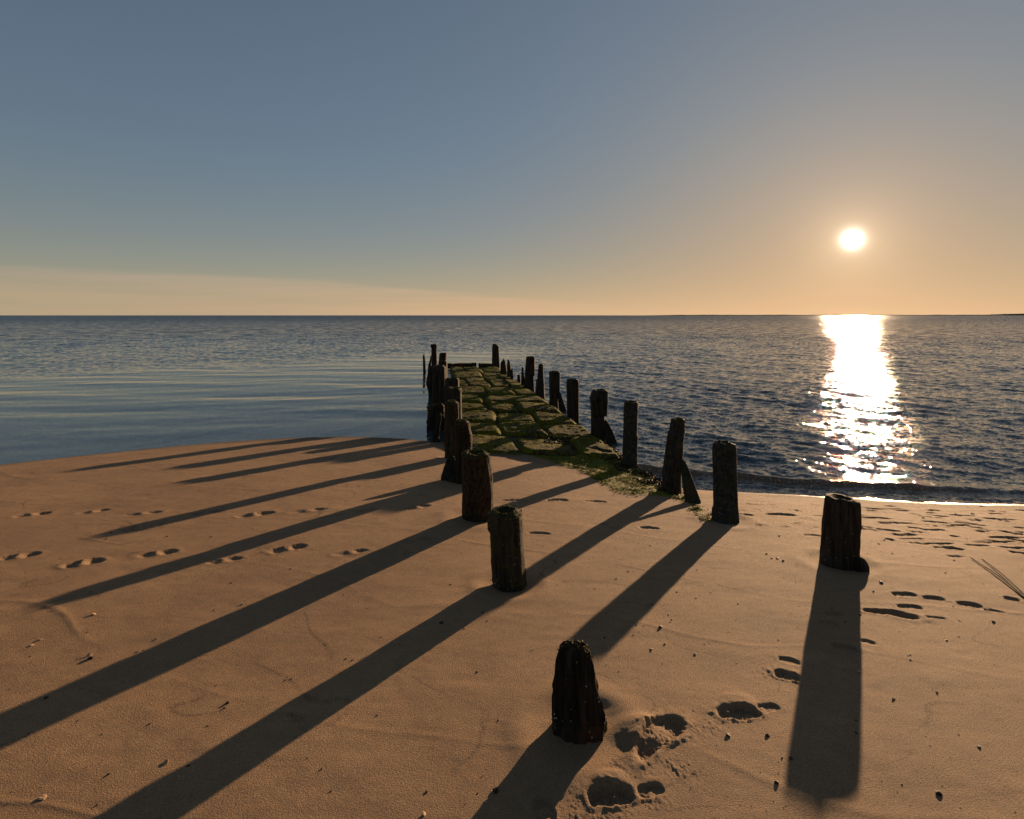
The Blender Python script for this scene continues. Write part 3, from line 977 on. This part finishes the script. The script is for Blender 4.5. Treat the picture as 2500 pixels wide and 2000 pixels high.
timber("leaning_timber", [(1024, 1473, 1477), (1030, 1473, 1484), (1050, 1474, 1495), (1080, 1478, 1508), (1108, 1486, 1518)], Y=4.12 * H,
       label="slanting plank rising against the broad notched post", cat='timber', group=None, seed=27, material=M_WOODR, Ytop=4.24 * H, depth=.35, square=.4)
timber("wooden_post", [(923.5, 1390, 1408), (927, 1384, 1412), (935, 1383, 1413), (1032, 1384.5, 1413.5)], Y=5.0 * H,
       label="plain straight post between the two notched posts on the right row", seed=28, square=.45, groove=.03, rough=.03, hollow=.0)
timber("wooden_post", [(905, 1344, 1363), (908, 1340.5, 1367.5), (945, 1341, 1367.5), (952.5, 1341, 1367), (954.5, 1341, 1362.5), (1004, 1342, 1363)], Y=5.63 * H,
       label="smaller post notched on its right with a plank stub at its foot", seed=29, square=.45, groove=.04, rough=.035, hollow=.0)
timber("leaning_timber", [(953, 1361, 1365), (962, 1361, 1370), (975, 1362, 1374), (988, 1363, 1379), (1006, 1366, 1385)], Y=5.5 * H,
       label="plank stub slanting at the foot of the smaller notched post", cat='timber', group=None, seed=30, material=M_WOODR, Ytop=5.62 * H, depth=.35, square=.4)
timber("wooden_post", [(888.5, 1316, 1325), (891, 1314.6, 1326.6), (905, 1313, 1327), (925, 1311.5, 1328.5), (929, 1308.5, 1329), (968, 1307, 1331)], Y=6.37 * H,
       label="slender post tapering to a narrow top on the right row", seed=31, hollow=0, rough=.05)
timber("wooden_post", [(869.5, 1287, 1303), (872, 1284.5, 1305.6), (895, 1282.5, 1306), (915, 1281.5, 1306), (918.5, 1281.5, 1303.5), (956, 1281, 1305)], Y=7.0 * H,
       label="squared post with a splinter on its left, beyond the slender post", seed=32, square=.4, hollow=.0, rough=.04)
timber("broken_stub", [(897, 1274, 1276), (902, 1273, 1279), (906, 1273, 1278), (935, 1272, 1283)], Y=7.1 * H,
       label="ragged splinter stub touching the left of a squared post", cat='stump', group=None, seed=33, rough=.15, jag=.4)
timber("broken_stub", [(883, 1224, 1230), (886, 1222.5, 1234), (893, 1222, 1236), (908, 1222, 1238)], Y=8.5 * H,
       label="low ragged stub just right of the far end post", cat='stump', group=None, seed=34, rough=.2, jag=.9)
timber("broken_stub", [(878, 1239, 1241.5), (884, 1238.5, 1245), (895, 1238, 1247), (913, 1238, 1249)], Y=8.1 * H,
       label="pointed stub between the far end post and the squared post", cat='stump', group=None, seed=35, rough=.15, jag=.3)
timber("broken_stub", [(901, 1248, 1251), (904, 1246.5, 1252.5), (922, 1246, 1254)], Y=7.8 * H,
       label="lowest worn stub beside the pointed stub", cat='stump', group=None, seed=36, rough=.15, jag=.3)
timber("broken_stub", [(914.5, 1264, 1268), (917, 1263, 1270), (930, 1263, 1271)], Y=7.4 * H,
       label="tiny stub in the water just left of the ragged splinter", cat='stump', group=None, seed=37, rough=.15, jag=.3)
timber("wooden_post", [(839.5, 1204, 1211), (842, 1202, 1214), (845, 1202, 1218), (870, 1201, 1220), (896, 1200.5, 1221)], Y=9.9 * H,
       label="lone post at the far right corner beside the end beam", seed=38, square=.2, hollow=.0, rough=.05)


def beam(name, A, B, th, ht, label):
    n = 26; nseg = 20
    a = np.linspace(0, 2 * math.pi, nseg, endpoint=False)
    e = 4.5
    k = (np.abs(np.cos(a)) ** e + np.abs(np.sin(a)) ** e) ** (-1 / e)
    A = np.array(A, float); B = np.array(B, float); dv = (B - A); L = np.linalg.norm(dv); dv /= L
    sd = np.array([-dv[1], dv[0], 0])
    V = []
    for i in range(n):
        f = i / (n - 1)
        c = A + (B - A) * f
        q = k * (1 + .13 * fbm(np.cos(a) * 2, np.sin(a) * 2, f * L * 3 + 0 * a, seed=77))
        V.append(c + np.outer(q * np.cos(a) * th / 2, sd) + np.outer(q * np.sin(a) * ht / 2 * (1 + .25 * vn(np.array([f * 9.]), np.array([0.]), seed=78)), [0, 0, 1]))
    V = np.concatenate(V)
    F = grid_faces(n, nseg, True).tolist()
    F.append(list(range(nseg))[::-1]); F.append([(n - 1) * nseg + j for j in range(nseg)])
    o = mesh_obj(name, V - A, F, M_WOODR, loc=A)
    return tag(o, label, 'beam')


beam("cross_beam", (-1.22 * H, 9.88 * H, .06 * H), (-.66 * H, 9.9 * H, .075 * H), .22, .20, "dark cross beam closing the left half of the groyne's far end")
beam("cross_beam", (-.62 * H, 9.88 * H, .07 * H), (-.33 * H, 9.88 * H, .07 * H), .20, .17, "shorter dark cross beam beside the far right end post")

# ================================================================== groyne stones
ROWS = [(3.70, 4.22, [0, .40, .74, 1], .050), (4.22, 4.70, [0, .30, .66, 1.02], .062), (4.70, 5.22, [0, .36, .63, 1], .066), (5.22, 5.72, [0, .27, .62, 1], .070),
        (5.72, 6.28, [0, .30, 1], .074), (6.28, 6.95, [0, .36, .74, 1], .078), (6.95, 7.85, [0, .22, .50, .74, 1], .076), (7.85, 8.75, [0, .55, .78, 1], .074),
        (8.75, 9.72, [0, .30, .62, 1], .070)]
ORD = ["first", "second", "third", "fourth", "fifth", "sixth", "seventh", "eighth", "ninth"]
rs = random.Random(21)
STONE_TOPS = []


def stone(corners, ztop, thick, label, seed, group="mossy slabs filling the groyne", name="mossy_slab"):
    """domed, worn slab over a quadrilateral footprint (metres)"""
    n = 30
    u = np.linspace(-1, 1, n)
    U, Vv = np.meshgrid(u, u, indexing='ij')
    # round the outline
    rr_ = (np.abs(U) ** 8 + np.abs(Vv) ** 8) ** (1 / 8)
    mx = np.maximum(np.abs(U), np.abs(Vv))
    s_ = np.where(rr_ > 0, mx / np.maximum(rr_, 1e-6), 1)
    Us, Vs = U * s_, Vv * s_
    c = [np.array(q) for q in corners]
    f = lambda a, b: ((1 - a) * (1 - b))[..., None] / 4 * c[0] + ((1 + a) * (1 - b))[..., None] / 4 * c[1] + ((1 + a) * (1 + b))[..., None] / 4 * c[2] + ((1 - a) * (1 + b))[..., None] / 4 * c[3]
    P = f(Us, Vs)
    wob = fbm(P[..., 0] * 3.5, P[..., 1] * 3.5, seed=seed, octs=3)
    P = P + np.stack([wob * .035 * mx ** 3, fbm(P[..., 0] * 3.5, P[..., 1] * 3.5, seed=seed + 5, octs=3) * .035 * mx ** 3], -1)
    edge_ = sstep(.80, 1.0, mx)
    zt = ztop + .022 * fbm(P[..., 0] * 2.4, P[..., 1] * 2.4, seed=seed + 9, octs=3) + .012 * fbm(P[..., 0] * 9, P[..., 1] * 9, seed=seed + 11, octs=3) - edge_ ** 1.5 * .055 - .004 * mx ** 2
    tilt = np.random.default_rng(seed).normal(0, .011, 2)
    zt = zt + tilt[0] * Us + tilt[1] * Vs
    top = np.stack([P[..., 0], P[..., 1], zt], -1).reshape(-1, 3)
    F = grid_faces(n, n, False)[:, ::-1].tolist()
    # skirt
    ring = [i * n for i in range(n)] + [(n - 1) * n + j for j in range(1, n)] + [i * n + n - 1 for i in range(n - 2, -1, -1)] + [j for j in range(n - 2, 0, -1)]
    V = list(top); base = []
    for q in ring:
        v = top[q].copy(); v[2] = ztop - thick; base.append(len(V)); V.append(v)
    m_ = len(ring)
    for i in range(m_):
        j = (i + 1) % m_
        F.append([ring[i], ring[j], base[j], base[i]])
    ctr = np.mean(top, 0)
    org = np.array([ctr[0], ctr[1], ztop - thick])
    V = np.array(V) - org
    # consistent normals
    o = mesh_obj(name, V, F, M_STONE, loc=org)
    tag(o, label, 'stone', group)
    STONE_TOPS.append(top)
    return o


def outline(Y, f):
    a = float(left_x(Y)) + .03; b = float(right_x(Y)) - .03
    return a + (b - a) * f


for ri, (y0, y1, sp, zt) in enumerate(ROWS):
    nst = len(sp) - 1
    js = [rs.uniform(-.05, .05) for _ in sp]
    for k in range(nst):
        gap = .028 * H / 2
        fa, fb = sp[k] + (js[k] if k else 0), sp[k + 1] + (js[k + 1] if k < nst - 1 else 0)
        sk = rs.uniform(-.05, .05)
        ya, yb = y0 + rs.uniform(0, .02), y1 - rs.uniform(0, .015)
        tl = rs.uniform(-.04, .04) + .10 * (.5 - fa)
        c = [((outline(ya, fa) + .005) * H, (ya + tl) * H), ((outline(ya, fb) - .005) * H, (ya + tl - .05) * H),
             ((outline(yb, fb + sk * (k < nst - 1)) - .005) * H, (yb + tl - .04) * H), ((outline(yb, fa + sk * (k > 0)) + .005) * H, (yb + tl) * H)]
        side = {1: [""], 2: ["left", "right"], 3: ["left", "middle", "right"], 4: ["leftmost", "second", "third", "rightmost"]}[nst][k]
        stone(c, zt * H + rs.uniform(-.018, .018), .34, f"{side} mossy stone slab in the {ORD[ri]} course of the groyne from the sand", 100 + ri * 7 + k)

# ================================================================== ground and sea
beach = build_beach()
sea = build_sea()

# ---- algae, seaweed
def scatter_poly(poly, n, rng, grow=0):
    poly = np.array(poly); lo = poly.min(0) - grow; hi = poly.max(0) + grow
    P = rng.uniform(lo, hi, (n, 2))
    sd = poly_sd(P[:, 0], P[:, 1], poly)
    keep = sd + .10 * fbm(P[:, 0] * 4, P[:, 1] * 4, seed=40) + rng.normal(0, .02, n) > -.01
    return P[keep], sd[keep]


rng = np.random.default_rng(5)
P, sd = scatter_poly(ALGAE, 90000, rng, .1)
keep = vn(P[:, 0] * 11, P[:, 1] * 11, seed=43) + vn(P[:, 0] * 27, P[:, 1] * 27, seed=45) * .7 > -.35
P = P[keep]
Z = beach_h(P[:, 0], P[:, 1]) + .018 * np.clip(fbm(P[:, 0] * 9, P[:, 1] * 9, seed=41) + .3, 0, None)
nrm = np.tile(np.array([[-.5, -.5, .55]]), (len(P), 1))
o = tufts("green_algae", np.stack([P[:, 0], P[:, 1], Z - .002], 1), nrm, .026, M_ALGAE, rng, flat=.45, lng=4)
tag(o, "carpet of bright green algae on the sand along the right-hand posts", "algae", kind='stuff')

# algae on the stones
allp = np.concatenate(STONE_TOPS)
idx = rng.integers(0, len(allp), 60000)
P3 = allp[idx] + np.stack([rng.normal(0, .02, len(idx)), rng.normal(0, .02, len(idx)), np.zeros(len(idx))], 1)
kk = (fbm(P3[:, 0] * 2.2, P3[:, 1] * 2.2, seed=46, octs=4) > .02) & (P3[:, 2] > .06)
P3 = P3[kk]
o = tufts("stone_algae", P3 - np.array([0, 0, .003]), np.tile(np.array([[-.3, -.4, .7]]), (len(P3), 1)), .017, M_ALGAE, rng, flat=.6, lng=2.5)
tag(o, "patchy green algae growing over the tops of the groyne stones", "algae", kind='stuff')

# brown wrack along the seaward edge of the stones
band = gpoly([(1385, 1035), (1430, 1040), (1490, 1075), (1530, 1120), (1575, 1152), (1625, 1180), (1660, 1205), (1640, 1212), (1600, 1190), (1560, 1180), (1500, 1140), (1450, 1112), (1380, 1090), (1330, 1085), (1340, 1060)])
P, sd = scatter_poly(band, 60000, rng, .05)
keep = vn(P[:, 0] * 6, P[:, 1] * 6, seed=48) > -.35
P = P[keep]
lump = .05 * np.clip(fbm(P[:, 0] * 5, P[:, 1] * 5, seed=49) + .25, 0, None)
Z = beach_h(P[:, 0], P[:, 1]) + lump * rng.uniform(0, 1, len(P)) + .012 * rng.uniform(0, 1, len(P))
nrm = rng.normal(0, 1, (len(P), 3)); nrm[:, 2] = np.abs(nrm[:, 2]) + .3
o = tufts("seaweed", np.stack([P[:, 0], P[:, 1], Z], 1), nrm, .030, M_WEED, rng, flat=.8, lng=1.8)
tag(o, "wet brown seaweed and rubble between the stones and the sea", "seaweed", kind='stuff')

# ---- pebbles and bits on the sand
def pebble_mesh(name, seed, m, flat=.6):
    r_ = np.random.default_rng(seed)
    import bmesh
    bm = bmesh.new()
    bmesh.ops.create_icosphere(bm, subdivisions=2, radius=1)
    me = bpy.data.meshes.new(name); 
    off = r_.uniform(0, 50)
    for v in bm.verts:
        q = v.co
        k = 1 + .35 * float(vn(np.array([q.x * 1.3 + off]), np.array([q.y * 1.3]), np.array([q.z * 1.3 + .01]), seed=seed)) + .12 * float(vn(np.array([q.x * 4 + off]), np.array([q.y * 4]), np.array([q.z * 4]), seed=seed + 1))
        v.co = Vector((q.x * k * 1.25, q.y * k, q.z * k * flat))
    bm.to_mesh(me); bm.free()
    me.materials.append(m)
    return me


PEBS = [pebble_mesh("pebble", 300 + i, M_PEB, .55 + .1 * (i % 3)) for i in range(6)]
SHELLS = [pebble_mesh("shell_fragment", 320 + i, M_SHELL, .3) for i in range(3)]
known = [(1778, 1797, 7), (1873, 1797, 6), (1896, 1915, 6), (1931, 1853, 6), (2152, 1423, 6), (1612, 1533, 5), (1210, 1933, 9), (1696, 1596, 4), (2133, 1444, 3), (112, 1705, 6),
         (222, 1608, 7), (556, 1717, 6), (922, 1746, 3), (1078, 1522, 6), (1178, 1497, 3), (265, 1891, 4), (460, 1869, 4), (2090, 1790, 4), (2182, 1706, 4), (2180, 1710, 3),
         (2292, 1940, 8), (2390, 1824, 5), (1218, 1760, 4), (1165, 1640, 3), (1041, 1935, 4), (2425, 1519, 5), (1871, 1353, 3), (1898, 1365, 4), (1912, 1371, 4), (2254, 1265, 3),
         (2375, 1255, 4), (2333, 1256, 3), (2100, 1500, 4), (1640, 1512, 3), (1632, 1500, 2), (408, 1310, 3), (270, 1300, 3), (230, 1362, 3), (2200, 1216, 5), (2381, 1217, 4), (548, 1730, 3), (860, 1612, 3)]
rp = random.Random(9)
for i in range(75):
    known.append((rp.uniform(1450, 2450), 1320 + 330 * rp.random() ** 1.3, rp.choice([1.2, 1.6, 2, 2.6])))
for i in range(80):
    px, py = rp.uniform(0, 2500), rp.uniform(1300, 1990)
    known.append((px, py, rp.choice([1.5, 2, 2, 2.5, 3])))
for i, (px, py, s_) in enumerate(known):
    g = ground_px(px, py)
    sz = s_ * g[1] / FPX * .75
    o = bpy.data.objects.new("pebble", PEBS[i % 6]); COL.objects.link(o)
    z_ = float(beach_h(np.array([g[0]]), np.array([g[1]]))[0])
    o.location = (g[0], g[1], z_ + sz * .18)
    o.scale = (sz, sz, sz); o.rotation_euler = (rp.uniform(-.3, .3), rp.uniform(-.3, .3), rp.uniform(0, 6.28))
    if s_ > 5: tag(o, "larger dark pebble half sunk in the open sand", "pebble", "larger pebbles on the sand")
    else: tag(o, "tiny dark pebble lying on the open sand", "pebble", "tiny pebbles strewn over the sand")
for i, (px, py) in enumerate([(219, 1601), (98, 1562), (78, 1576), (405, 1862), (1035, 1990), (103, 1950), (2243, 1228), (1470, 1125), (1383, 1124), (357, 1275), (620, 1290), (2308, 1399), (2095, 1640), (1590, 1585), (230, 1500)]):
    g = ground_px(px, py)
    o = bpy.data.objects.new("shell_fragment", SHELLS[i % 3]); COL.objects.link(o)
    sz = .007 + .004 * rp.random()
    o.location = (g[0], g[1], float(beach_h(np.array([g[0]]), np.array([g[1]]))[0]) + sz * .25)
    o.scale = (sz, sz, sz); o.rotation_euler = (rp.uniform(-.5, .5), rp.uniform(-.5, .5), rp.uniform(0, 6.28))
    tag(o, "pale orange shell fragment glinting on the sand", "shell", "shell fragments on the sand")

# grit: thousands of tiny shell and wood crumbs
n = 5200
R_ = rng.uniform(1.2, 9.0, n); T_ = rng.uniform(-.82, .82, n)
gx, gy = R_ * np.sin(T_), R_ * np.cos(T_)
keep = (vn(gx * 1.3, gy * 1.3, seed=70) + rng.uniform(-1, .6, n) > -.1)
gx, gy = gx[keep], gy[keep]
gz = beach_h(gx, gy)
keep = gz > .02; gx, gy, gz = gx[keep], gy[keep], gz[keep]
n = len(gx)
sz = rng.uniform(.0010, .0024, n)[:, None, None] * np.clip(np.hypot(gx, gy) / 4, .8, 1.5)[:, None, None]
octa = np.array([[1, 0, 0], [-1, 0, 0], [0, 1, 0], [0, -1, 0], [0, 0, .8], [0, 0, -.8]], float)
V = (np.stack([gx, gy, gz + .0006], 1)[:, None, :] + octa[None] * sz * rng.uniform(.6, 1.6, (n, 6, 1))).reshape(-1, 3)
f0 = np.array([[0, 2, 4], [2, 1, 4], [1, 3, 4], [3, 0, 4], [2, 0, 5], [1, 2, 5], [3, 1, 5], [0, 3, 5]])
F = (np.arange(n)[:, None, None] * 6 + f0[None]).reshape(-1, 3)
o = mesh_obj("beach_grit", V, F, M_PEB, smooth=False)
tag(o, "fine dark grit and wood crumbs strewn over the sand", "grit", kind='stuff')


# ---- reed stalk at the right
def stalk(parent, pts, rad, name):
    pts = [np.array(p, float) for p in pts]
    V = []; ns = 8
    for i, p in enumerate(pts):
        dv = pts[min(i + 1, len(pts) - 1)] - pts[max(i - 1, 0)]; dv /= np.linalg.norm(dv)
        s1 = np.cross(dv, [0, 0, 1]); s1 /= np.linalg.norm(s1); s2 = np.cross(s1, dv)
        rk = rad * (.45 + .55 * i / (len(pts) - 1))
        for k in range(ns):
            a = 2 * math.pi * k / ns
            V.append(p + (s1 * math.cos(a) + s2 * math.sin(a)) * rk)
    F = grid_faces(len(pts), ns, True).tolist()
    F.append(list(range(ns))[::-1]); F.append([(len(pts) - 1) * ns + j for j in range(ns)])
    org = np.array(parent.location)
    return mesh_obj(name, np.array(V) - org, F, M_WOODR, parent)


g0 = ground_px(2520, 1478)
root = empty("driftwood_reed", tuple(g0))
tag(root, "thin dark forked reed stalk lying on the sand at the right edge", "driftwood")
for (ea, hgt) in [((2372, 1366), .012), ((2398, 1368), .018)]:
    pts = []
    for f in np.linspace(0, 1, 14):
        px = ea[0] + (2530 - ea[0]) * f; py = ea[1] + (1488 - ea[1]) * f - 6 * math.sin(f * math.pi)
        g = ground_px(px, py)
        pts.append([g[0], g[1], float(beach_h(np.array([g[0]]), np.array([g[1]]))[0]) + .006 + .4 * hgt * math.sin(f * math.pi)])
    stalk(root, pts, .0065, "stalk")

# ---- far shore
nx = 160
U_ = np.linspace(.22, 1.25, nx)
Df = 9000.0
ht = np.where(U_ < .95, 10.0, 10.0 + 22 * sstep(.90, .96, U_)) * sstep(.22, .34, U_)
ht = ht * (1 + .35 * fbm(U_ * 60, U_ * 0, seed=80, octs=3)) + 1.0 * sstep(.22, .3, U_)
V = []
for i in range(nx):
    x_ = U_[i] * Df
    V += [(x_, Df, -1.0), (x_, Df + 60, max(ht[i], .2)), (x_, Df + 500, max(ht[i], .2) * .9), (x_, Df + 900, -1.0)]
F = []
for i in range(nx - 1):
    for k in range(3):
        a = i * 4 + k; F.append([a, a + 4, a + 5, a + 1])
m_, t_, p_ = mat("far_shore_land")
t_.put(p_.inputs['Base Color'], t_.mix(t_.noise(t_.n('ShaderNodeNewGeometry').outputs['Position'], .004, 4), (.05, .05, .03), (.10, .08, .05)))
p_.inputs['Roughness'].default_value = .9
o = mesh_obj("distant_shore", V, F, m_)
tag(o, kind='structure')
